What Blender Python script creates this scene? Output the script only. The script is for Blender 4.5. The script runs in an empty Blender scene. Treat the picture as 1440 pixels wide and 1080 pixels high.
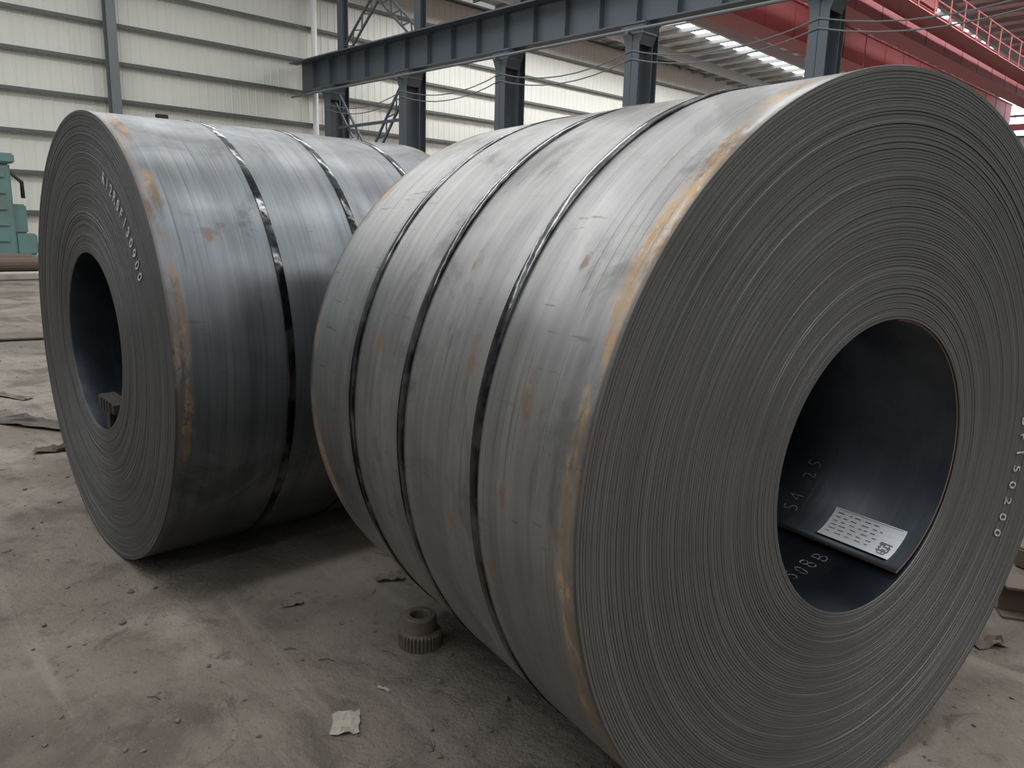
import bpy, bmesh, math, random
import numpy as np
from mathutils import Vector, Matrix
random.seed(7); rng=np.random.default_rng(5)
PHI=2.34899
SC=bpy.context.scene
# ---------------------------------------------------------------- helpers
def link(o,parent=None):
    SC.collection.objects.link(o)
    if parent is not None: o.parent=parent
    return o
def empty(name,loc=(0,0,0),rz=0):
    e=bpy.data.objects.new(name,None); e.location=loc; e.rotation_euler=(0,0,rz); e.empty_display_size=.2
    return link(e)
def obj(name,bm,mat,parent=None,rz=0,loc=(0,0,0),smooth=False):
    me=bpy.data.meshes.new(name); bmesh.ops.recalc_face_normals(bm,faces=bm.faces); bm.to_mesh(me); bm.free()
    for m in (mat if isinstance(mat,(list,tuple)) else [mat]): me.materials.append(m)
    if smooth:
        for q in me.polygons: q.use_smooth=True
    o=bpy.data.objects.new(name,me); o.location=loc; o.rotation_euler=(0,0,rz)
    return link(o,parent)
def box(bm,x0,x1,y0,y1,z0,z1,M=None):
    vs=[bm.verts.new((x,y,z)) for x in (x0,x1) for y in (y0,y1) for z in (z0,z1)]
    if M is not None:
        for v in vs: v.co=M@v.co
    for f in ((0,1,3,2),(4,6,7,5),(0,4,5,1),(2,3,7,6),(0,2,6,4),(1,5,7,3)):
        bm.faces.new([vs[i] for i in f])
    return vs
def bar(bm,a,b,w,hh=None,up=(0,0,1)):
    a=Vector(a);b=Vector(b);hh=hh or w
    d=(b-a);L=d.length;d.normalize();up=Vector(up)
    if abs(d.dot(up))>.98: up=Vector((1,0,0))
    s=d.cross(up).normalized();u=s.cross(d)
    M=Matrix((( d.x,s.x,u.x,a.x),(d.y,s.y,u.y,a.y),(d.z,s.z,u.z,a.z),(0,0,0,1)))
    box(bm,0,L,-w/2,w/2,-hh/2,hh/2,M)
def tube(bm,pts,rad,seg=10,cap=True):
    pts=[Vector(q) for q in pts];rings=[]
    for i,q in enumerate(pts):
        d=(pts[min(i+1,len(pts)-1)]-pts[max(i-1,0)]).normalized()
        up=Vector((0,0,1)) if abs(d.z)<.9 else Vector((1,0,0))
        s=d.cross(up).normalized();u=s.cross(d)
        rings.append([bm.verts.new(q+rad*(math.cos(a)*s+math.sin(a)*u)) for a in [2*math.pi*k/seg for k in range(seg)]])
    for A,B in zip(rings,rings[1:]):
        for k in range(seg): bm.faces.new((A[k],A[(k+1)%seg],B[(k+1)%seg],B[k]))
    if cap: bm.faces.new(rings[0]);bm.faces.new(rings[-1][::-1])
class NT:
    def __init__(s,name,world=False):
        s.m=bpy.data.worlds.new(name) if world else bpy.data.materials.new(name)
        s.m.use_nodes=True; s.t=s.m.node_tree; s.n=s.t.nodes
        s.b=s.n.get('Principled BSDF')
    def new(s,t,**k):
        n=s.n.new(t)
        for a,b in k.items(): setattr(n,a,b)
        return n
    def l(s,a,b): s.t.links.new(a,b)
    def setin(s,i,v):
        if hasattr(v,'is_linked'): s.l(v,i)
        else: i.default_value=v
    def math(s,op,a,b=0.,c=None,clamp=False):
        n=s.new('ShaderNodeMath',operation=op,use_clamp=clamp); s.setin(n.inputs[0],a); s.setin(n.inputs[1],b)
        if c is not None: s.setin(n.inputs[2],c)
        return n.outputs[0]
    def noise(s,vec,scale=5,detail=4,rough=.5,dist=0):
        n=s.new('ShaderNodeTexNoise'); s.l(vec,n.inputs['Vector']); n.inputs['Scale'].default_value=scale
        n.inputs['Detail'].default_value=detail;n.inputs['Roughness'].default_value=rough;n.inputs['Distortion'].default_value=dist
        return n.outputs['Fac']
    def ss(s,v,a,b):
        n=s.new('ShaderNodeMapRange',interpolation_type='SMOOTHSTEP'); s.setin(n.inputs[0],v)
        n.inputs[1].default_value=a;n.inputs[2].default_value=b
        if a>b:
            n.inputs[1].default_value=b;n.inputs[2].default_value=a;n.inputs[3].default_value=1;n.inputs[4].default_value=0
        return n.outputs[0]
    def mix(s,f,a,b,blend='MIX'):
        n=s.new('ShaderNodeMix',data_type='RGBA',blend_type=blend)
        s.setin(n.inputs[0],f)
        for i,v in ((6,a),(7,b)):
            if isinstance(v,tuple): n.inputs[i].default_value=(*v[:3],1)
            else: s.l(v,n.inputs[i])
        return n.outputs[2]
    def obj(s): return s.new('ShaderNodeTexCoord').outputs['Object']
    def sep(s,v):
        n=s.new('ShaderNodeSeparateXYZ'); s.l(v,n.inputs[0]); return n.outputs
    def comb(s,x,y,z):
        n=s.new('ShaderNodeCombineXYZ')
        for i,v in enumerate((x,y,z)): s.setin(n.inputs[i],v)
        return n.outputs[0]
    def scale(s,v,sc):
        n=s.new('ShaderNodeVectorMath',operation='MULTIPLY'); s.l(v,n.inputs[0]); n.inputs[1].default_value=sc; return n.outputs[0]
    def add(s,v,w):
        n=s.new('ShaderNodeVectorMath',operation='ADD'); s.l(v,n.inputs[0]); n.inputs[1].default_value=w; return n.outputs[0]
    def length(s,v):
        n=s.new('ShaderNodeVectorMath',operation='LENGTH'); s.l(v,n.inputs[0]); return n.outputs['Value']
    def bump(s,hgt,st=.3,dist=.01):
        n=s.new('ShaderNodeBump'); n.inputs['Strength'].default_value=st;n.inputs['Distance'].default_value=dist
        s.l(hgt,n.inputs['Height']); s.l(n.outputs[0],s.b.inputs['Normal'])
    def bs(s,color=None,rough=None,metal=None,spec=None):
        if color is not None:
            if isinstance(color,tuple): s.b.inputs['Base Color'].default_value=(*color,1)
            else: s.l(color,s.b.inputs['Base Color'])
        if rough is not None: s.setin(s.b.inputs['Roughness'],rough)
        if metal is not None: s.setin(s.b.inputs['Metallic'],metal)
        if spec is not None: s.b.inputs['Specular IOR Level'].default_value=spec
def painted(name,col,rough=.55,metal=0.,var=.25,scale=3.,dirt=(.12,.1,.08)):
    m=NT(name);o=m.obj();a=m.noise(o,scale,6,.6);b=m.noise(o,scale*8,3)
    c=m.mix(m.math('MULTIPLY',m.ss(a,.45,.75),var*2,clamp=True),col,dirt)
    c=m.mix(m.math('MULTIPLY',b,var),c,tuple(min(1,x*1.35) for x in col))
    m.bs(c,rough,metal);m.bump(b,.15,.005);return m.m
# ---------------------------------------------------------------- materials
def mat_coil_body(name,W,R,dark,light,rust,seed,spots,rim_arcs,rimamt):
    m=NT(name);o=m.obj();x,y,z=m.sep(o)
    q=m.add(o,(seed,seed*1.7,seed*.3))
    big=m.noise(q,1.6,3,.5,.4)
    streak=m.noise(m.scale(q,(38,.9,.9)),1,5,.65)
    streak2=m.noise(m.scale(q,(9,.5,.5)),1,3,.5)
    fine=m.noise(q,30,5,.7)
    f=m.math('ADD',m.math('MULTIPLY',m.ss(big,.3,.7),.4),m.math('MULTIPLY',m.ss(streak,.3,.7),.3))
    f=m.math('ADD',f,m.math('MULTIPLY',m.ss(streak2,.3,.7),.3),clamp=True)
    c=m.mix(f,dark,light)
    st=m.noise(q,2.7,8,.62,.8)
    c=m.mix(m.math('MULTIPLY',m.ss(st,.55,.67),.5),c,tuple(v*.5 for v in dark))
    scr=m.noise(m.scale(q,(170,1.5,1.5)),1,3,.55)
    c=m.mix(m.math('MULTIPLY',m.ss(scr,.60,.68),.55),c,(.055,.053,.05))
    sc2=m.noise(m.scale(q,(6,60,60)),1,3,.6)
    c=m.mix(m.math('MULTIPLY',m.math('MULTIPLY',m.ss(sc2,.64,.72),m.ss(big,.42,.6)),.6),c,(.05,.047,.045))
    rn=m.noise(m.scale(q,(9,2.6,2.6)),1,7,.65,.5)
    e1=m.ss(x,.13,.01);e2=m.ss(x,W-.10,W-.01)
    e=m.math('MAXIMUM',e1,e2)
    em=m.math('MULTIPLY',m.ss(m.math('ADD',rn,m.math('MULTIPLY',e,rimamt)),.66,.80),m.ss(e,.05,.5))
    for (xx,an,ax_,ar) in rim_arcs:
        a=math.radians(an)
        d=m.length(m.scale(m.add(o,(-xx,-R*math.cos(a),-R*math.sin(a))),(1/ax_,1/ar,1/ar)))
        d=m.math('ADD',d,m.math('MULTIPLY',m.math('SUBTRACT',rn,.5),1.9))
        em=m.math('MAXIMUM',em,m.ss(d,1.05,.3))
    fr=m.noise(m.scale(q,(2,1,1)),45,5,.75)
    em=m.math('MULTIPLY',em,m.ss(fr,.34,.58))
    hue=m.mix(m.ss(m.noise(q,7,4),.42,.60),tuple(v*.42 for v in rust),rust)
    c=m.mix(m.math('MULTIPLY',em,.88),c,hue)
    rim=m.math('MAXIMUM',m.ss(x,.016,.004),m.ss(x,W-.016,W-.004))
    c=m.mix(m.math('MULTIPLY',rim,.7),c,(.075,.058,.044))
    sp=m.noise(m.scale(q,(1,.8,.8)),6.5,5,.55)
    sm=m.math('MULTIPLY',m.ss(sp,.70,.77),.5)
    wv=m.noise(q,22,6,.7)
    for (xx,an,rd) in spots:
        a=math.radians(an)
        d=m.length(m.scale(m.add(o,(-xx,-R*math.cos(a),-R*math.sin(a))),(1/rd,.6/rd,.6/rd)))
        d=m.math('ADD',d,m.math('MULTIPLY',m.math('SUBTRACT',wv,.5),3.))
        sm=m.math('MAXIMUM',sm,m.math('MULTIPLY',m.ss(d,1.1,.2),.85))
    c=m.mix(sm,c,(.14,.088,.06))
    met=m.math('SUBTRACT',.74,m.math('MULTIPLY',m.math('MAXIMUM',em,sm),.6))
    r=m.math('ADD',.27,m.math('MULTIPLY',m.ss(st,.35,.7),.18))
    r=m.math('ADD',r,m.math('MULTIPLY',fine,.08))
    r=m.math('ADD',r,m.math('MULTIPLY',em,.25),clamp=True)
    m.bs(c,r,met)
    hgt=m.math('ADD',m.math('MULTIPLY',streak,.6),m.math('MULTIPLY',fine,.12))
    hgt=m.math('ADD',hgt,m.math('MULTIPLY',big,1.2))
    m.bump(hgt,.25,.006)
    return m.m
def mat_coil_face(name,base,seed):
    m=NT(name);o=m.obj();x,y,z=m.sep(o)
    rad=m.math('SQRT',m.math('ADD',m.math('MULTIPLY',y,y),m.math('MULTIPLY',z,z)))
    wob=m.noise(o,2.2,2,.5)
    rw=m.math('ADD',rad,m.math('MULTIPLY',wob,.02))
    ring=m.noise(m.comb(m.math('MULTIPLY',rw,60),seed,0.),1,4,.75)
    ring2=m.noise(m.comb(m.math('MULTIPLY',rw,330),seed+3,m.math('MULTIPLY',y,.8)),1,2,.6)
    patch=m.noise(o,3.2,5,.6,.4);fine=m.noise(o,70,4,.7)
    f=m.math('ADD',m.math('MULTIPLY',m.ss(ring,.3,.7),.4),m.math('MULTIPLY',m.ss(ring2,.3,.7),.6))
    c=m.mix(f,tuple(v*.66 for v in base),tuple(v*1.3 for v in base))
    c=m.mix(m.math('MULTIPLY',m.ss(patch,.45,.75),.35),c,(base[0]*.62,base[1]*.62,base[2]*.64))
    c=m.mix(m.math('MULTIPLY',m.ss(fine,.60,.72),.3),c,(base[0]*1.7,base[1]*1.45,base[2]*1.2))
    m.bs(c,.5,.3)
    m.bump(m.math('ADD',m.math('MULTIPLY',ring2,1.),m.math('MULTIPLY',fine,.3)),.35,.003)
    return m.m
M_face_a=mat_coil_face('coil_edge_steel_a',(.120,.120,.118),1.)
M_face_b=mat_coil_face('coil_edge_steel_b',(.070,.072,.075),6.)
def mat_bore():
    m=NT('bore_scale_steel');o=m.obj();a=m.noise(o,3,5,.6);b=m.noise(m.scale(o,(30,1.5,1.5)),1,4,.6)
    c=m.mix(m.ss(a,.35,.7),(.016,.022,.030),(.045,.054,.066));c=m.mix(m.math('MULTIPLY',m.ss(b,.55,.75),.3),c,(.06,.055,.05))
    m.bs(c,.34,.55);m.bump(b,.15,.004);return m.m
M_bore=mat_bore()
def mat_strap():
    m=NT('steel_strapping');o=m.obj();n=m.noise(o,9,4,.6)
    m.bs(m.mix(m.ss(n,.4,.65),(.018,.019,.021),(.12,.122,.126)),m.math('ADD',.07,m.math('MULTIPLY',n,.12)),.95)
    m.bump(m.noise(o,14,2),.5,.006);return m.m
M_strap=mat_strap()
M_clip=painted('strap_seal_steel',(.12,.12,.12),.35,.8)
def mat_chalk(name,a,b):
    m=NT(name);o=m.obj();n=m.noise(o,110,3,.6)
    m.bs(m.mix(m.ss(n,.42,.62),a,b),.9,0);return m.m
M_paint=mat_chalk('stencil_paint',(.60,.60,.59),(.24,.24,.24))
M_chalk=mat_chalk('chalk_marks',(.24,.25,.26),(.05,.055,.06))
M_rustedge=painted('rusty_cut_edge',(.22,.13,.085),.8,.1,.3,9)
M_label=painted('label_paper',(.72,.76,.80),.7,0,.08,6,(.5,.5,.45))
M_ink=painted('printed_ink',(.12,.125,.13),.8,0,.1)
def mat_floor():
    m=NT('dusty_concrete');o=m.obj()
    a=m.noise(o,.35,6,.6,.3);b=m.noise(o,1.3,8,.62,.5);c3=m.noise(o,9,6,.65);f=m.noise(o,60,5,.7);g=m.noise(o,3.4,7,.7,1.)
    c=m.mix(m.ss(a,.35,.65),(.118,.102,.085),(.205,.182,.155))
    c=m.mix(m.math('MULTIPLY',m.ss(b,.5,.64),.7),c,(.078,.067,.056))
    c=m.mix(m.math('MULTIPLY',m.ss(b,.47,.33),.6),c,(.27,.245,.212))
    c=m.mix(m.math('MULTIPLY',m.ss(g,.57,.66),.6),c,(.065,.055,.045))
    c=m.mix(m.math('MULTIPLY',m.ss(c3,.52,.70),.45),c,(.075,.064,.053))
    c=m.mix(m.math('MULTIPLY',m.ss(f,.58,.70),.55),c,(.05,.043,.036))
    c=m.mix(m.math('MULTIPLY',m.ss(f,.42,.30),.4),c,(.31,.285,.245))
    s=m.noise(m.scale(o,(.5,4.5,1)),1,5,.6,.6)
    c=m.mix(m.math('MULTIPLY',m.ss(s,.56,.70),.4),c,(.28,.255,.22))
    m.bs(c,.93,0,.25)
    hh=m.math('ADD',m.math('MULTIPLY',c3,1.),m.math('MULTIPLY',f,.35));hh=m.math('ADD',hh,m.math('MULTIPLY',b,1.5))
    m.bump(hh,.8,.04);return m.m
M_floor=mat_floor()
def mat_panel():
    m=NT('cream_cladding');o=m.obj();a=m.noise(o,.6,4,.5);b=m.noise(m.scale(o,(3,3,.25)),1,5,.6)
    c=m.mix(a,(.64,.65,.595),(.74,.745,.68));c=m.mix(m.math('MULTIPLY',m.ss(b,.5,.8),.25),c,(.46,.46,.41))
    m.bs(c,.6,0);return m.m
M_panel=mat_panel()
M_roof=painted('roof_sheet',(.68,.69,.68),.7,0,.12,.8,(.5,.5,.48))
M_steelblue=painted('bluegrey_steel_paint',(.085,.105,.125),.5,.1,.2,1.5)
M_steelpost=painted('grey_post_paint',(.16,.175,.185),.5,.1,.15,1.5)
M_purlin=painted('galvanised_purlin',(.36,.37,.37),.55,.1,.1,1.5,(.25,.25,.24))
M_girt=painted('girt_steel',(.10,.115,.115),.6,.1,.15,1.)
M_red=painted('crane_red_paint',(.47,.135,.145),.6,0,.15,.7,(.33,.11,.11))
M_white=painted('white_plastic_pipe',(.85,.87,.87),.4,0,.05)
M_teal=painted('teal_machine_paint',(.12,.22,.21),.5,0,.25,2.)
M_rustiron=painted('rusty_iron',(.10,.073,.057),.8,.3,.3,6)
M_darkiron=painted('dark_iron',(.045,.041,.038),.7,.4,.3,8)
M_gear=painted('dusty_gear_iron',(.13,.108,.086),.85,.2,.3,20,(.06,.05,.04))
M_dirt=painted('loose_dirt',(.11,.094,.078),.95,0,.35,14)
M_scrap=painted('scrap_paper',(.28,.265,.225),.9,0,.3,12,(.2,.17,.14))
M_kerb=painted('pale_concrete',(.31,.29,.26),.9,0,.25,2)
def mat_emit(name,col,st):
    m=NT(name);m.b.inputs['Base Color'].default_value=(*col,1)
    a=m.noise(m.obj(),1.5,3)
    m.l(m.mix(a,tuple(c*.85 for c in col),col),m.b.inputs['Emission Color']);m.b.inputs['Emission Strength'].default_value=st
    return m.m
M_sky=mat_emit('translucent_skylight',(.95,.98,1.),4.)
M_fillpanel=mat_emit('added_fill_panel',(.93,.97,1.),2.6)  # emissive fill, added to brighten the ceiling and the coil tops

# ---------------------------------------------------------------- coils
SEG=256
def make_coil(name,loc,th,R,r,W,nl,seed,mbody,mface):
    g=np.random.default_rng(seed)
    root=empty(name,(loc[0],loc[1],R),th)
    A=np.arange(SEG)*2*math.pi/SEG
    t=(R-r)/nl
    slow=0;fr=[]
    for k in range(nl):
        slow=slow*.9+g.normal(0,.0005)
        xk=slow+g.normal(0,.00025)+g.uniform(.0001,.0007)*np.cos(A+g.uniform(0,6.28))+.0002*np.cos(3*A+g.uniform(0,6.28))
        fr.append(xk)
    wob=lambda: .0007*np.cos(2*A+g.uniform(0,6.28))+.0005*np.cos(5*A+g.uniform(0,6.28))
    rings=[]
    def add(x,rad,m): rings.append((np.broadcast_to(x,(SEG,)),np.broadcast_to(rad,(SEG,)),m))
    for k in range(nl-1,-1,-1):
        r0=r+k*t;r1=r0+t;e=t*.13;w=wob() if 0<k<nl-1 else 0*A
        add(fr[k]+.0018,r1-e*.2+w*(k<nl-1),1)
        add(fr[k],r1-e+w,1); add(fr[k],r0+e+w,1)
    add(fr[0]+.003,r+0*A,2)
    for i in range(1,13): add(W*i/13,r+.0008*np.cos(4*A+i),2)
    for k in range(nl):
        r0=r+k*t;r1=r0+t;e=t*.15
        add(W-fr[k],r0+e,1);add(W-fr[k],r1-e,1);add(W-fr[k]-.002,r1,1)
    rings[-1]=(rings[-1][0],rings[-1][1],0)
    nb=30
    for i in range(1,nb):
        xx=W*(1-i/nb)
        add(xx,R+.0016*np.cos(2*A+1+2*xx)+.0011*np.sin(3*A+4*xx),0)
    n=len(rings);V=np.zeros((n*SEG,3))
    for i,(x,rad,m) in enumerate(rings):
        V[i*SEG:(i+1)*SEG,0]=x;V[i*SEG:(i+1)*SEG,1]=rad*np.cos(A);V[i*SEG:(i+1)*SEG,2]=rad*np.sin(A)
    F=[];mats=[];sm=[]
    for i in range(n):
        j=(i+1)%n;a=i*SEG;b=j*SEG
        for k in range(SEG):
            k2=(k+1)%SEG
            F.append((a+k,b+k,b+k2,a+k2))
        mats+= [rings[i][2]]*SEG; sm+=[rings[i][2]!=1]*SEG
    me=bpy.data.meshes.new('wound_strip');me.from_pydata(V.tolist(),[],F)
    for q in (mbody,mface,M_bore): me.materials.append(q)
    me.polygons.foreach_set('material_index',mats);me.polygons.foreach_set('use_smooth',sm);me.update()
    bm=bmesh.new();bm.from_mesh(me);bmesh.ops.recalc_face_normals(bm,faces=bm.faces);bm.to_mesh(me);bm.free()
    o=bpy.data.objects.new('wound_strip',me);link(o,root)
    return root
def strap(root,x0,R,seed,w=.031):
    g=random.Random(seed);bm=bmesh.new();rows=[];n=240
    ph=g.uniform(0,6)
    for k in range(n):
        a=2*math.pi*k/n
        xc=x0+.006*math.sin(a+ph)+.002*math.sin(3*a+ph)
        ro=R+.005+.0007*math.sin(7*a+ph)+.0004*math.sin(19*a);ri=R-.001
        rows.append([bm.verts.new((xx,rr_*math.cos(a),rr_*math.sin(a))) for xx,rr_ in ((xc-w/2,ri),(xc-w/2,ro-.0005),(xc-w/2+.002,ro),(xc+w/2-.002,ro),(xc+w/2,ro-.0005),(xc+w/2,ri))])
    for k in range(n):
        A=rows[k];B=rows[(k+1)%n]
        for i in range(5): bm.faces.new((A[i],A[i+1],B[i+1],B[i]))
    return obj('strap',bm,M_strap,root,smooth=True)
def seal(root,x0,R,a,w=.036):
    bm=bmesh.new();c,s=math.cos(a),math.sin(a)
    M=Matrix(((1,0,0,x0),(0,c,-s,(R+.004)*c),(0,s,c,(R+.004)*s),(0,0,0,1)))
    box(bm,-w/2,w/2,-.001,.003,-.03,.03,M)
    for dz in (-.015,.015): box(bm,-w/2-.001,w/2+.001,-.001,.0038,dz-.003,dz+.003,M)
    obj('strap_seal',bm,M_clip,root)
def text_mesh(s,size,off=.0006):
    cu=bpy.data.curves.new('t','FONT');cu.body=s;cu.size=size;cu.align_x='CENTER';cu.align_y='CENTER';cu.extrude=.0004;cu.offset=off;cu.resolution_u=3
    o=bpy.data.objects.new('t',cu);SC.collection.objects.link(o);bpy.context.view_layer.update()
    me=bpy.data.meshes.new_from_object(o.evaluated_get(bpy.context.evaluated_depsgraph_get()));bpy.data.objects.remove(o)
    return me
def text_obj(name,items,mat,parent,off=.0006):
    bm=bmesh.new()
    for s,size,M,xs in items:
        me=text_mesh(s,size,off);me.transform(Matrix.Diagonal((xs,1,1,1)));me.transform(M);bm.from_mesh(me);bpy.data.meshes.remove(me)
    return obj(name,bm,mat,parent)
def face_text(root,s,R0,a0,step,size,xs=.8):
    it=[]
    for i,ch in enumerate(s):
        a=math.radians(a0+i*step);up=Vector((0,math.cos(a),math.sin(a)));nrm=Vector((-1,0,0));rt=up.cross(nrm)
        q=Vector((-.0032,R0*math.cos(a),R0*math.sin(a)))
        M=Matrix(((rt.x,up.x,nrm.x,q.x),(rt.y,up.y,nrm.y,q.y),(rt.z,up.z,nrm.z,q.z),(0,0,0,1)))
        it.append((ch,size,M,xs))
    text_obj('stencilled_number',it,M_paint,root)
def bore_text(root,s,x0,a,rb,size):
    it=[];st=math.degrees(size*.58/rb);rg=random.Random(len(s))
    for i,chh in enumerate(s):
        ai=math.radians(a-(i-(len(s)-1)/2)*st)
        up=Vector((0,math.cos(ai),math.sin(ai)));nrm=-up;upd=Vector((1,0,0));rt=upd.cross(nrm)
        q=Vector((x0+rg.uniform(-.006,.006),rb*math.cos(ai),rb*math.sin(ai)))
        M=Matrix(((rt.x,upd.x,nrm.x,q.x),(rt.y,upd.y,nrm.y,q.y),(rt.z,upd.z,nrm.z,q.z),(0,0,0,1)))@Matrix.Rotation(rg.uniform(-.2,.2),4,'Z')
        it.append((chh,size*rg.uniform(.9,1.1),M,.75))
    text_obj('chalk_note',it,M_chalk,root,-.0014)

WA=1.515;RA=.95;rA=.379
MbA=mat_coil_body('coil_scale_steel_a',WA,RA,(.150,.151,.151),(.35,.352,.352),(.42,.25,.095),3.,
    [(.22,14,.038),(.47,16,.040),(.98,15,.032),(.26,1,.025),(.62,30,.015),(.50,-8,.024),(.88,2,.015),(.20,32,.015),(.33,-12,.024),(1.06,-2,.015)],
    [(.040,0,.030,.24),(.045,36,.03,.20),(WA-.03,-20,.05,.34),(WA-.04,70,.045,.22),(.045,-24,.03,.18),(.07,66,.045,.14)],.20)
CA=make_coil('steel_coil',(.92394,1.85273),2.14832,RA,rA,WA,84,11,MbA,M_face_a)
for i,x in enumerate((.385,.765,1.13)): strap(CA,x,RA,20+i)
seal(CA,.385,RA,math.radians(118));seal(CA,.765,RA,math.radians(112));seal(CA,1.13,RA,math.radians(115))
face_text(CA,'R12RBF150200',.75,-156-11*3.9,3.9,.062)
def wrap_r(a_deg):
    u=min(1,max(0,(-117-a_deg)/110)); return rA-.004-.020*(1-u)**2
bm=bmesh.new();rows=[];NS=44;x0,x1=.006,WA-.02
for i in range(NS+1):
    ad=-117-150*i/NS;a=math.radians(ad);ri=wrap_r(ad);ro=ri+.0065
    rows.append([bm.verts.new((xx,rq_*math.cos(a),rq_*math.sin(a))) for xx,rq_ in ((x0,ri),(x1,ri),(x1,ro),(x0,ro))])
for A_,B_ in zip(rows,rows[1:]):
    for k in range(4):
        f=bm.faces.new((A_[k],A_[(k+1)%4],B_[(k+1)%4],B_[k])); f.material_index=1 if k==3 else 0; f.smooth=(k in(0,2))
f=bm.faces.new(rows[0]);f.material_index=1
f=bm.faces.new(rows[-1][::-1]);f.material_index=1
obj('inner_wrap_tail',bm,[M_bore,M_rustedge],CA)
def label(root,xa,xb,aa,ab):
    P=lambda x,ad,o:Vector((x,(wrap_r(ad)-o)*math.cos(math.radians(ad)),(wrap_r(ad)-o)*math.sin(math.radians(ad))))
    bm=bmesh.new();R_=[]
    for i in range(7):
        ad=aa+(ab-aa)*i/6;o=.0015+.004*abs(i/3-1)**3
        R_.append([bm.verts.new(P(xa,ad,o)),bm.verts.new(P(xb,ad,o))])
    for a,b in zip(R_,R_[1:]): bm.faces.new((a[0],a[1],b[1],b[0]))
    obj('paper_label',bm,M_label,root)
    bm=bmesh.new();rg=random.Random(2)
    def patch(u0,u1,v0,v1):
        vs=[bm.verts.new(P(xb+(xa-xb)*u,ab+(aa-ab)*v,.0022+.004*abs(2*v-1)**3)) for u,v in ((u0,v0),(u1,v0),(u1,v1),(u0,v1))];bm.faces.new(vs)
    for row in range(6):
        v=.12+row*.13;a=.06
        while a<.70:
            w=rg.uniform(.03,.10);patch(a,min(a+w,.74),v,v+.028);a+=w+rg.uniform(.03,.08)
    patch(.05,.95,.03,.045)
    for i in range(8):
        for j in range(8):
            if rg.random()<.7: patch(.78+i*.02,.798+i*.02,.52+j*.05,.565+j*.05)
    obj('label_print',bm,M_ink,root)
label(CA,.045,.27,-121,-138.5)
bore_text(CA,'54.25',.40,-143,rA-.021,.07)
bore_text(CA,'508B',.22,-101,rA-.0015,.075)

WB=1.56;RB=.97359;rB=.39
MbB=mat_coil_body('coil_scale_steel_b',WB,RB,(.080,.089,.098),(.195,.207,.221),(.33,.19,.085),8.,
    [(.2,150,.02),(.62,165,.015)],[(.045,167,.028,.24),(.05,138,.03,.15),(.045,-168,.025,.22),(.05,115,.035,.2)],.17)
CB=make_coil('steel_coil.001',(-1.85285,3.35377),.75011,RB,rB,WB,84,23,MbB,M_face_b)
for i,x in enumerate((.45,.835,1.25)): strap(CB,x,RB,40+i)
face_text(CB,'R12R8F130900',.765,116,3.5,.068,.85)
bm=bmesh.new()
bar(bm,(.03,-.235,-.265),(.03,-.02,-.25),.07,.04)
for k in range(4): bar(bm,(-.008,-.20+k*.04,-.262),(-.008,-.185+k*.04,-.262),.01,.05)
bar(bm,(.03,-.07,-.25),(.03,-.07,-.384),.05,.03)
obj('bore_clamp',bm,M_darkiron,CB)

# ---------------------------------------------------------------- floor
bm=bmesh.new()
box(bm,-12,31.2,-60,14,-.3,0)
FL=obj('floor',bm,M_floor,rz=PHI)
def rock(bm,c,s,rg):
    M=Matrix.Translation(c)@Matrix.Rotation(rg.uniform(0,6.28),4,'Z')@Matrix.Diagonal((s*rg.uniform(.7,1.4),s*rg.uniform(.7,1.2),s*rg.uniform(.4,.8),1))
    v=bmesh.ops.create_icosphere(bm,subdivisions=1,radius=1,matrix=M)['verts']
    for q in v: q.co+=Vector([rg.uniform(-.25,.25)*s for _ in range(3)])
rg=random.Random(3);bm=bmesh.new()
def clear(x,y):
    for (cx,cy),th,W in (((.924,1.853),2.14832,WA),((-1.853,3.354),.75011,WB)):
        dx,dy=x-cx,y-cy;a=dx*math.cos(th)+dy*math.sin(th);b=-dx*math.sin(th)+dy*math.cos(th)
        if -.02<a<W+.02 and abs(b)<.06: return False
    return True
for i in range(2100):
    y=rg.uniform(1.3,9);x=rg.uniform(-.85,.85)*y+rg.uniform(-.3,.3)
    if not clear(x,y): continue
    s=rg.choice([.002,.003,.004,.005,.006,.008,.012])*rg.uniform(.6,1.2)
    rock(bm,(x,y,s*.3),s,rg)
for i in range(500):
    t=rg.uniform(0,1.5);o=rg.gauss(.28,.14)
    x=.924-.546*t-.838*o;y=1.853+.838*t-.546*o
    if clear(x,y): s=rg.uniform(.002,.007);rock(bm,(x,y,s*.3),s,rg)
gv=obj('loose_gravel',bm,M_dirt);gv.parent=FL;gv.rotation_euler=(0,0,-PHI)
def scrap(name,x,y,w,d,rot,mat,seed,hgt=.02,n=6):
    rg=random.Random(seed);bm=bmesh.new();g=[[None]*(n+1) for _ in range(n+1)]
    for i in range(n+1):
        for j in range(n+1):
            g[i][j]=bm.verts.new(((i/n-.5)*w+rg.uniform(-.05,.05)*w,(j/n-.5)*d+rg.uniform(-.05,.05)*d,.004+abs(rg.gauss(0,.5))*hgt))
    for i in range(n):
        for j in range(n): bm.faces.new((g[i][j],g[i+1][j],g[i+1][j+1],g[i][j+1]))
    o=obj(name,bm,mat,loc=(x,y,0),rz=rot);md=o.modifiers.new('t','SOLIDIFY');md.thickness=.0015;return o
scrap('paper_scrap',-.485,2.115,.085,.11,.15,M_scrap,1,.012)
scrap('paper_scrap.001',-.40,2.30,.05,.012,-.5,M_scrap,2,.006,3)
scrap('rag_scrap',-.86,2.86,.08,.035,.4,M_dirt,5,.012)
scrap('rag_scrap.001',-.50,3.12,.12,.07,.2,M_dirt,6,.02)
scrap('rag_scrap.002',1.85,2.72,.13,.10,.2,M_rustiron,7,.03)
scrap('sheet_offcut',-3.45,5.45,.75,.2,-.25,M_darkiron,8,.04)
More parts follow.
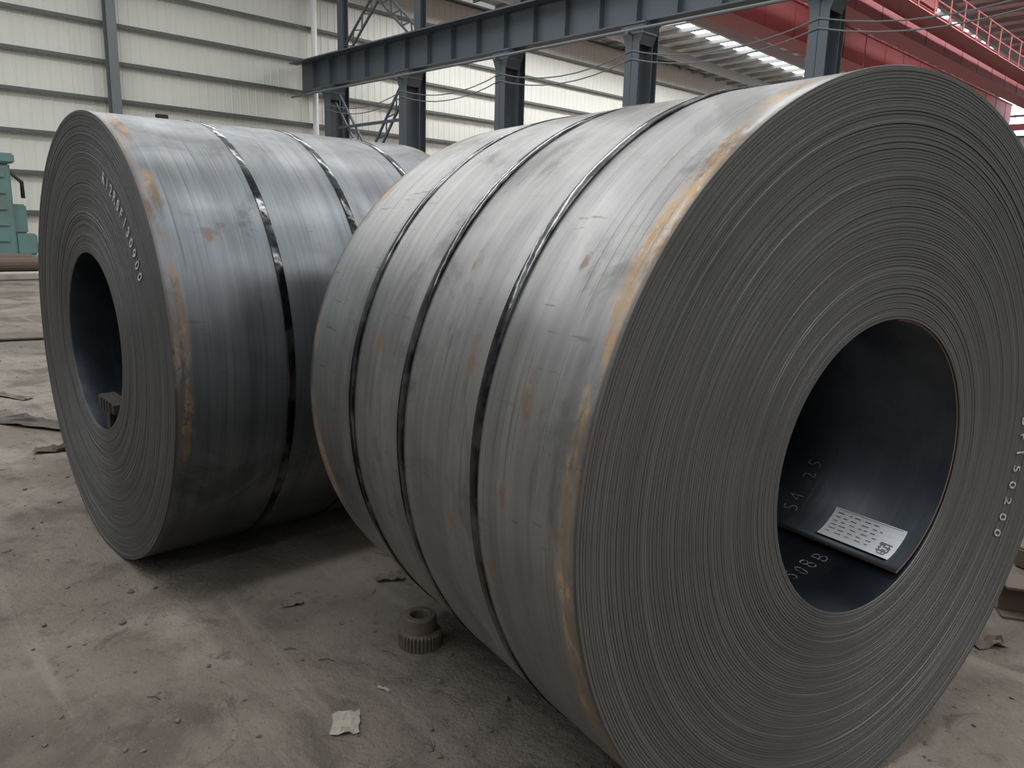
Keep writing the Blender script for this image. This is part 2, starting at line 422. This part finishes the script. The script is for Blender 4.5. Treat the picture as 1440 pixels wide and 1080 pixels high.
scrap('sheet_offcut.001',-2.95,4.85,.3,.10,.5,M_rustiron,9,.03)
scrap('sheet_offcut.002',-4.2,6.3,.4,.10,-.4,M_dirt,19,.02)
bm=bmesh.new()
for i in range(60):
    y=rg.uniform(2,6);x=rg.uniform(-.8,.25)*y
    if not clear(x,y):continue
    a=rg.uniform(0,3.14);l=rg.uniform(.02,.08)
    tube(bm,[(x,y,.004),(x+l*.5*math.cos(a),y+l*.5*math.sin(a),.006),(x+l*math.cos(a+.3),y+l*math.sin(a+.3),.004)],.0016,5)
wo=obj('wire_offcuts',bm,M_darkiron);wo.parent=FL;wo.rotation_euler=(0,0,-PHI)
bm=bmesh.new()
tube(bm,[(-9,8.6,.02),(-7.5,8.7,.02),(-6.4,8.95,.02),(-5.8,9.35,.02),(-5.2,9.3,.02),(-4.6,9.6,.02)],.02,8);obj('floor_cable',bm,M_darkiron,smooth=True)
def gear(loc,rot):
    bm=bmesh.new();T=34
    def ring(rf,z):
        return [bm.verts.new((rf(k)*math.cos(2*math.pi*k/(T*4)),rf(k)*math.sin(2*math.pi*k/(T*4)),z)) for k in range(T*4)]
    tooth=lambda k:.080 if k%4 in(0,1) else .071
    c=lambda v:(lambda k:v)
    R_=[ring(c(.036),.0),ring(tooth,.0),ring(tooth,.052),ring(c(.068),.057),ring(c(.061),.060),ring(c(.060),.112),ring(c(.056),.118),ring(c(.038),.118),ring(c(.034),.113),ring(c(.034),.02)]
    for A,B in zip(R_,R_[1:]+R_[:1]):
        n=len(A)
        for k in range(n): bm.faces.new((A[k],A[(k+1)%n],B[(k+1)%n],B[k]))
    return obj('gear_wheel',bm,M_gear,loc=loc,rz=rot)
gear((-.315,2.60,0),.3)
bm=bmesh.new()
box(bm,0,2.4,-.07,.07,0,.012);box(bm,0,2.4,-.006,.006,.012,.128);box(bm,0,2.4,-.07,.07,.128,.14)
bmesh.ops.bevel(bm,geom=bm.edges[:],offset=.002,segments=1,affect='EDGES')
obj('rusty_steel_beam',bm,M_rustiron,loc=(2.06,2.98,0),rz=math.radians(-16))
bm=bmesh.new();box(bm,-.6,.6,-.08,.08,0,.10);bmesh.ops.bevel(bm,geom=bm.edges[:],offset=.01,segments=2,affect='EDGES')
for x in (-.4,0,.4): box(bm,x-.03,x+.03,-.09,.09,.1,.115)
obj('timber_skid',bm,M_rustiron,loc=(3.0,3.6,0),rz=.4)

# ---------------------------------------------------------------- building (frame: x=s,y=-t)
def corr(name,axis,c0,u0,u1,z1,sign,mat):
    bm=bmesh.new();pts=[];u=u0
    while u<u1:
        for du,dd in ((0,0),(.24,0),(.26,.016),(.30,.016),(.32,0)): pts.append((u+du,dd))
        u+=.34
    prev=None
    for uu,dd in pts:
        if axis=='s': a=bm.verts.new((c0-sign*dd,-uu,0));b=bm.verts.new((c0-sign*dd,-uu,z1))
        else: a=bm.verts.new((uu,-(c0-sign*dd),0));b=bm.verts.new((uu,-(c0-sign*dd),z1))
        if prev: bm.faces.new((prev[0],a,b,prev[1]))
        prev=(a,b)
    return obj(name,bm,mat,rz=PHI)
roofz=lambda t:12.75-.022*(t-17.4)
TF=60.
corr('wall_end','s',31,-12,TF,12.3,1,M_panel)
corr('wall_far','t',TF,-12,31,roofz(TF),1,M_panel)
bm=bmesh.new()
for z in (1.6,2.93,4.27,5.6,6.88,8.15,9.45,10.8,12.1):
    box(bm,30.78,30.95,-TF+.1,12,z-.025,z+.025);box(bm,30.76,30.79,-TF+.1,12,z-.08,z+.03)
    box(bm,-12,30.7,-TF+.06,-TF+.2,z-.06,z+.06)
obj('trim_girts',bm,M_girt,rz=PHI)
bm=bmesh.new()
for z in (8.25,9.55):
    s=-11.5
    while s<30: box(bm,s,s+1.1,-TF+.03,-TF+.05,z,z+1.15);s+=1.2
obj('added_fill_band',bm,M_fillpanel,rz=PHI)  # added glowing panels: light the far bay, reflect in the coil tops
bm=bmesh.new()
for t in (9.9,1.9,-6.1):
    box(bm,30.35,30.37,-t-.16,-t+.16,0,12.3);box(bm,30.73,30.75,-t-.16,-t+.16,0,12.3);box(bm,30.37,30.73,-t-.012,-t+.012,0,12.3)
obj('wall_post',bm,M_steelpost,rz=PHI)
bm=bmesh.new();tube(bm,[(30.6,-17.95,0),(30.6,-17.95,12.2)],.12,14)
for z in (2,4.5,7,9.5): box(bm,30.6,30.8,-18.1,-17.8,z-.04,z+.04)
obj('drain_pipe',bm,M_white,rz=PHI)
bm=bmesh.new();box(bm,30.45,30.7,-11.7,-11.3,5.0,5.25);box(bm,30.3,30.46,-11.85,-11.15,4.9,4.98);bmesh.ops.bevel(bm,geom=bm.edges[:],offset=.02,segments=1,affect='EDGES')
obj('wall_lamp',bm,M_darkiron,rz=PHI)
S0=-12
cuts=[(4.2,5.8),(14.2,15.8),(24.2,25.8)]
def rq(bm,s0,s1,t0,t1,dz=0,th=.05):
    vs=[bm.verts.new((s,-t,roofz(t)+dz+k)) for k in (0,th) for s,t in ((s0,t0),(s1,t0),(s1,t1),(s0,t1))]
    for f in ((0,1,2,3),(7,6,5,4),(0,4,5,1),(1,5,6,2),(2,6,7,3),(3,7,4,0)): bm.faces.new([vs[i] for i in f])
bm=bmesh.new();x=S0
for a,b in cuts+[(31,31)]: rq(bm,x,a,17.0,TF);x=b
obj('ceiling',bm,M_roof,rz=PHI)
bm=bmesh.new()
for (a,b) in cuts:
    t=19
    while t<TF-2: rq(bm,a,b,t,t+1.25,0,.03);t+=1.5
obj('window_skylights',bm,M_sky,rz=PHI)
bm=bmesh.new()
for (a,b) in cuts:
    t=20.25
    rq(bm,a,b,17,19,0,.05)
    while t<TF-1: rq(bm,a,b,t,t+.25,0,.05);t+=1.5
t=18
while t<TF:
    rq(bm,S0,30.9,t,t+.08,-.22,.2);t+=1.5
s=-11.8
while s<31:
    rq(bm,s-.1,s+.1,17.3,TF,-.75,.5);s+=5
obj('ceiling_framing',bm,M_purlin,rz=PHI)
T0=17.36
RW=empty('crane_runway',(0,0,0),PHI)
bm=bmesh.new()
for i in range(0,8):
    s=28.2-5*i
    hw=.22;hd=.30
    box(bm,s-hw,s+hw,-T0-hd,-T0-hd+.025,0,6.5);box(bm,s-hw,s+hw,-T0+hd-.025,-T0+hd,0,6.5);box(bm,s-.012,s+.012,-T0-hd,-T0+hd,0,6.5)
    box(bm,s-.42,s+.42,-T0-.34,-T0+.34,6.74,6.79)
    for sg in (-1,1):
        v=[bm.verts.new(q) for q in ((s+sg*.22,-T0-.3,6.25),(s+sg*.42,-T0-.3,6.74),(s+sg*.22,-T0-.3,6.74),(s+sg*.22,-T0+.3,6.25),(s+sg*.42,-T0+.3,6.74),(s+sg*.22,-T0+.3,6.74))]
        bm.faces.new(v[:3]);bm.faces.new(v[3:][::-1]);bm.faces.new((v[0],v[1],v[4],v[3]))
    box(bm,s-.34,s+.34,-T0-.31,-T0+.31,6.5,6.74)
    box(bm,s-.16,s+.16,-T0-.62,-T0-.60,0,roofz(T0+.6)-.25);box(bm,s-.16,s+.16,-T0-.34,-T0-.32,0,roofz(T0+.6)-.25);box(bm,s-.01,s+.01,-T0-.61,-T0-.33,0,roofz(T0+.6)-.25)
    box(bm,s-.3,s+.3,-T0-.65,-T0+.32,0,.03)
obj('columns',bm,M_steelblue,RW)
bm=bmesh.new();z0,z1=6.79,7.95
box(bm,-10,30.6,-T0-.22,-T0+.22,z0,z0+.035);box(bm,-10,30.6,-T0-.24,-T0+.24,z1-.035,z1);box(bm,-10,30.6,-T0-.01,-T0+.01,z0,z1)
s=-9.3
while s<30.5: box(bm,s-.008,s+.008,-T0-.2,-T0+.2,z0+.03,z1-.03);s+=1.25
box(bm,-10,30.6,-T0-.04,-T0+.04,z1,z1+.14)
box(bm,-10,30.6,-T0+.24,-T0+.60,z1-.12,z1-.08)
obj('girder',bm,M_steelblue,RW)
bm=bmesh.new();tube(bm,[(-10,-16.85,6.55),(30.6,-16.85,6.55)],.045,8)
for i in range(8):
    s=28.2-5*i;box(bm,s-.03,s+.03,-17.1,-16.8,6.48,6.52)
for zz in (6.1,5.9):
    for i in range(5):
        s=28.2-5*i
        tube(bm,[(s-5*k/8,-17.05,zz-.35*4*(k/8)*(1-k/8)) for k in range(9)],.018,5,False)
obj('conduit',bm,M_steelpost,RW)
def lattice(bm,a,b,w=.28,n=14,th=.05):
    a=Vector(a);b=Vector(b);d=(b-a).normalized();nrm=Vector((0,1,0)) if abs(d.y)<.9 else Vector((1,0,0));s=d.cross(nrm).normalized()*w/2
    bar(bm,a+s,b+s,th);bar(bm,a-s,b-s,th)
    for i in range(n):
        q0=a+(b-a)*(i/n);q1=a+(b-a)*((i+1)/n);sg=1 if i%2 else -1
        bar(bm,q0+s*sg,q1-s*sg,th*.6)
bm=bmesh.new();y=-T0
for (sa,sb) in ((27.9,23.5),):
    lattice(bm,(sa,y,6.3),(sb,y,1.2),.4,14,.07);lattice(bm,(sb,y,6.3),(sa,y,1.2),.4,14,.07)
    lattice(bm,(sa,y-.45,8.2),(sb,y-.45,11.6),.4,14,.07);lattice(bm,(sb,y-.45,8.2),(sa,y-.45,11.6),.4,14,.07)
bar(bm,(27.9,y,5.2),(23.5,y,5.2),.1)
obj('cross_bracing',bm,M_steelblue,RW)
cr=empty('overhead_crane',(0,0,0),PHI)
for nm,s in (('bridge_girder_1',15.2),('bridge_girder_2',12.0)):
    bm=bmesh.new()
    box(bm,s-.32,s+.32,-TF+1,-17.2,8.75,10.0);box(bm,s-.42,s+.42,-TF+1,-17.2,10.0,10.04);box(bm,s-.42,s+.42,-TF+1,-17.2,8.71,8.75)
    box(bm,s-.05,s+.05,-TF+1,-17.2,10.04,10.15)
    t=18
    while t<TF-1: box(bm,s-.34,s+.34,-t-.01,-t+.01,8.75,10.0);t+=2.2
    obj(nm,bm,M_red,cr)
bm=bmesh.new()
for t in (17.45,TF-1.6):
    box(bm,10.6,16.6,-t-.25,-t+.25,8.40,8.75)
    for s in (11.2,16.0): tube(bm,[(s,-t-.1,8.29),(s,-t+.1,8.29)],.2,16)
obj('end_carriage',bm,M_red,cr)
bm=bmesh.new()
for s in (16.3,10.6):
    box(bm,s,s+(.6 if s>13 else .9),-TF+2,-17.4,9.2,9.24)
    for z in (9.75,10.3): tube(bm,[(s,-TF+2,z),(s,-17.4,z)],.03,6)
    t=18
    while t<TF-2: tube(bm,[(s,-t,9.2),(s,-t,10.3)],.03,6);t+=1.6
obj('crane_handrail',bm,M_red,cr)
bm=bmesh.new()
box(bm,11.6,15.6,-34,-31,10.15,10.5);box(bm,12.2,13.8,-33.6,-31.6,10.5,11.3);tube(bm,[(14.7,-33.4,10.9),(14.7,-31.4,10.9)],.45,20)
tube(bm,[(13.6,-32.5,10.2),(13.6,-32.5,7.6)],.02,6);box(bm,13.35,13.85,-32.8,-32.2,6.9,7.6)
obj('crane_trolley',bm,M_red,cr)
bm=bmesh.new()
lattice(bm,(6.,-18,11.2),(6.,-TF+1,10.6),.9,40,.09)
obj('roof_truss',bm,M_steelpost,rz=PHI)
bm=bmesh.new();box(bm,20.6,22.6,-5.9,6,0,.16);bmesh.ops.bevel(bm,geom=bm.edges[:],offset=.03,segments=2,affect='EDGES')
obj('machine_plinth',bm,M_kerb,rz=PHI)
mc=empty('straightening_machine',(0,0,0),PHI)
bm=bmesh.new()
box(bm,23.2,25.2,-5.4,-1.0,.0,.45);box(bm,23.4,25.0,-4.95,-4.2,.45,2.75);box(bm,23.4,25.0,-2.2,-1.4,.45,2.75)
box(bm,23.3,25.1,-5.05,-1.3,2.75,3.0);box(bm,23.5,24.9,-5.45,-4.95,.45,1.0);box(bm,23.7,24.6,-5.3,-4.95,1.0,1.75)
box(bm,23.5,24.9,-4.2,-2.2,.45,.9);box(bm,23.7,24.7,-4.2,-2.2,1.7,2.2)
bmesh.ops.bevel(bm,geom=bm.edges[:],offset=.04,segments=2,affect='EDGES')
for z in (.8,1.2,1.6,2.0,2.4): box(bm,23.36,23.42,-4.8,-4.35,z,z+.12)
obj('frame',bm,M_teal,mc)
bm=bmesh.new()
for z in (1.05,1.4): tube(bm,[(24.2,-4.3,z),(24.2,-2.1,z)],.16,16)
tube(bm,[(23.5,-5.2,1.9),(23.5,-5.2,2.3),(23.5,-4.9,2.6)],.05,8)
tube(bm,[(24.,-4.6,3.0),(24.,-4.6,3.5)],.12,12)
obj('rollers',bm,M_darkiron,mc,smooth=True)
bm=bmesh.new()
for k,(s,t,r_) in enumerate(((21.4,4.6,.16),(21.9,4.2,.2),(21.7,3.2,.14))):
    tube(bm,[(s,-t-.7,.16+r_),(s+.1,-t+1.2,.16+r_)],r_,14);tube(bm,[(s,-t-.9,.16+r_),(s,-t-.68,.16+r_)],r_*.55,12)
obj('spare_rollers',bm,M_rustiron,rz=PHI)

# ---------------------------------------------------------------- camera
p=0.20186;r=0.02787
Fv=Vector((0,math.cos(p),-math.sin(p)));Xv=Vector((1,0,0));Uv=Vector((0,math.sin(p),math.cos(p)))
rr=math.cos(r)*Xv+math.sin(r)*Uv;uu=-math.sin(r)*Xv+math.cos(r)*Uv;b=-Fv
cam=bpy.data.cameras.new('camera');cam.lens=27.;cam.sensor_width=36;cam.clip_start=.02;cam.clip_end=200
co=bpy.data.objects.new('camera',cam);link(co)
co.matrix_world=Matrix(((rr.x,uu.x,b.x,0),(rr.y,uu.y,b.y,0),(rr.z,uu.z,b.z,1.52247),(0,0,0,1)))
SC.camera=co
# ---------------------------------------------------------------- light
w=NT('daylight_hall',True);bg=w.n.get('Background')
tc=w.new('ShaderNodeTexCoord').outputs['Generated'];x,y,z=w.sep(tc)
rm=w.new('ShaderNodeValToRGB');w.l(w.math('MULTIPLY_ADD',z,.5,.5),rm.inputs[0])
e=rm.color_ramp.elements;e[0].position=.45;e[0].color=(.10,.095,.09,1);e[1].position=1;e[1].color=(1.,1.,1.,1)
a=e.new(.52);a.color=(.21,.217,.222,1);a=e.new(.66);a.color=(.37,.382,.39,1);a=e.new(.8);a.color=(.84,.855,.865,1)
w.l(rm.outputs[0],bg.inputs['Color']);bg.inputs['Strength'].default_value=.97;SC.world=w.m
def area(name,loc,sx,sy,en,rz=0,rx=0,col=(1,1,1)):
    l=bpy.data.lights.new(name,'AREA');l.shape='RECTANGLE';l.size=sx;l.size_y=sy;l.energy=en;l.color=col
    o=bpy.data.objects.new(name,l);o.location=loc;o.rotation_euler=(rx,0,rz);link(o)
D=Vector((math.cos(PHI),math.sin(PHI),0));N=Vector((D.y,-D.x,0))
for i,s in enumerate((-7.8,0,7.5,15,23)):
    q=D*s+N*3;area('skylight_lamp_%d'%(i+1),(q.x,q.y,11.8),1.2,22,760,PHI,0,(1.,.99,.97))
for i,s in enumerate((8,18,27)):
    q=D*s+N*36;area('far_skylight_lamp_%d'%(i+1),(q.x,q.y,11.2),2,30,1700,PHI)
SC.view_settings.view_transform='Standard';SC.view_settings.look='None';SC.view_settings.exposure=0.
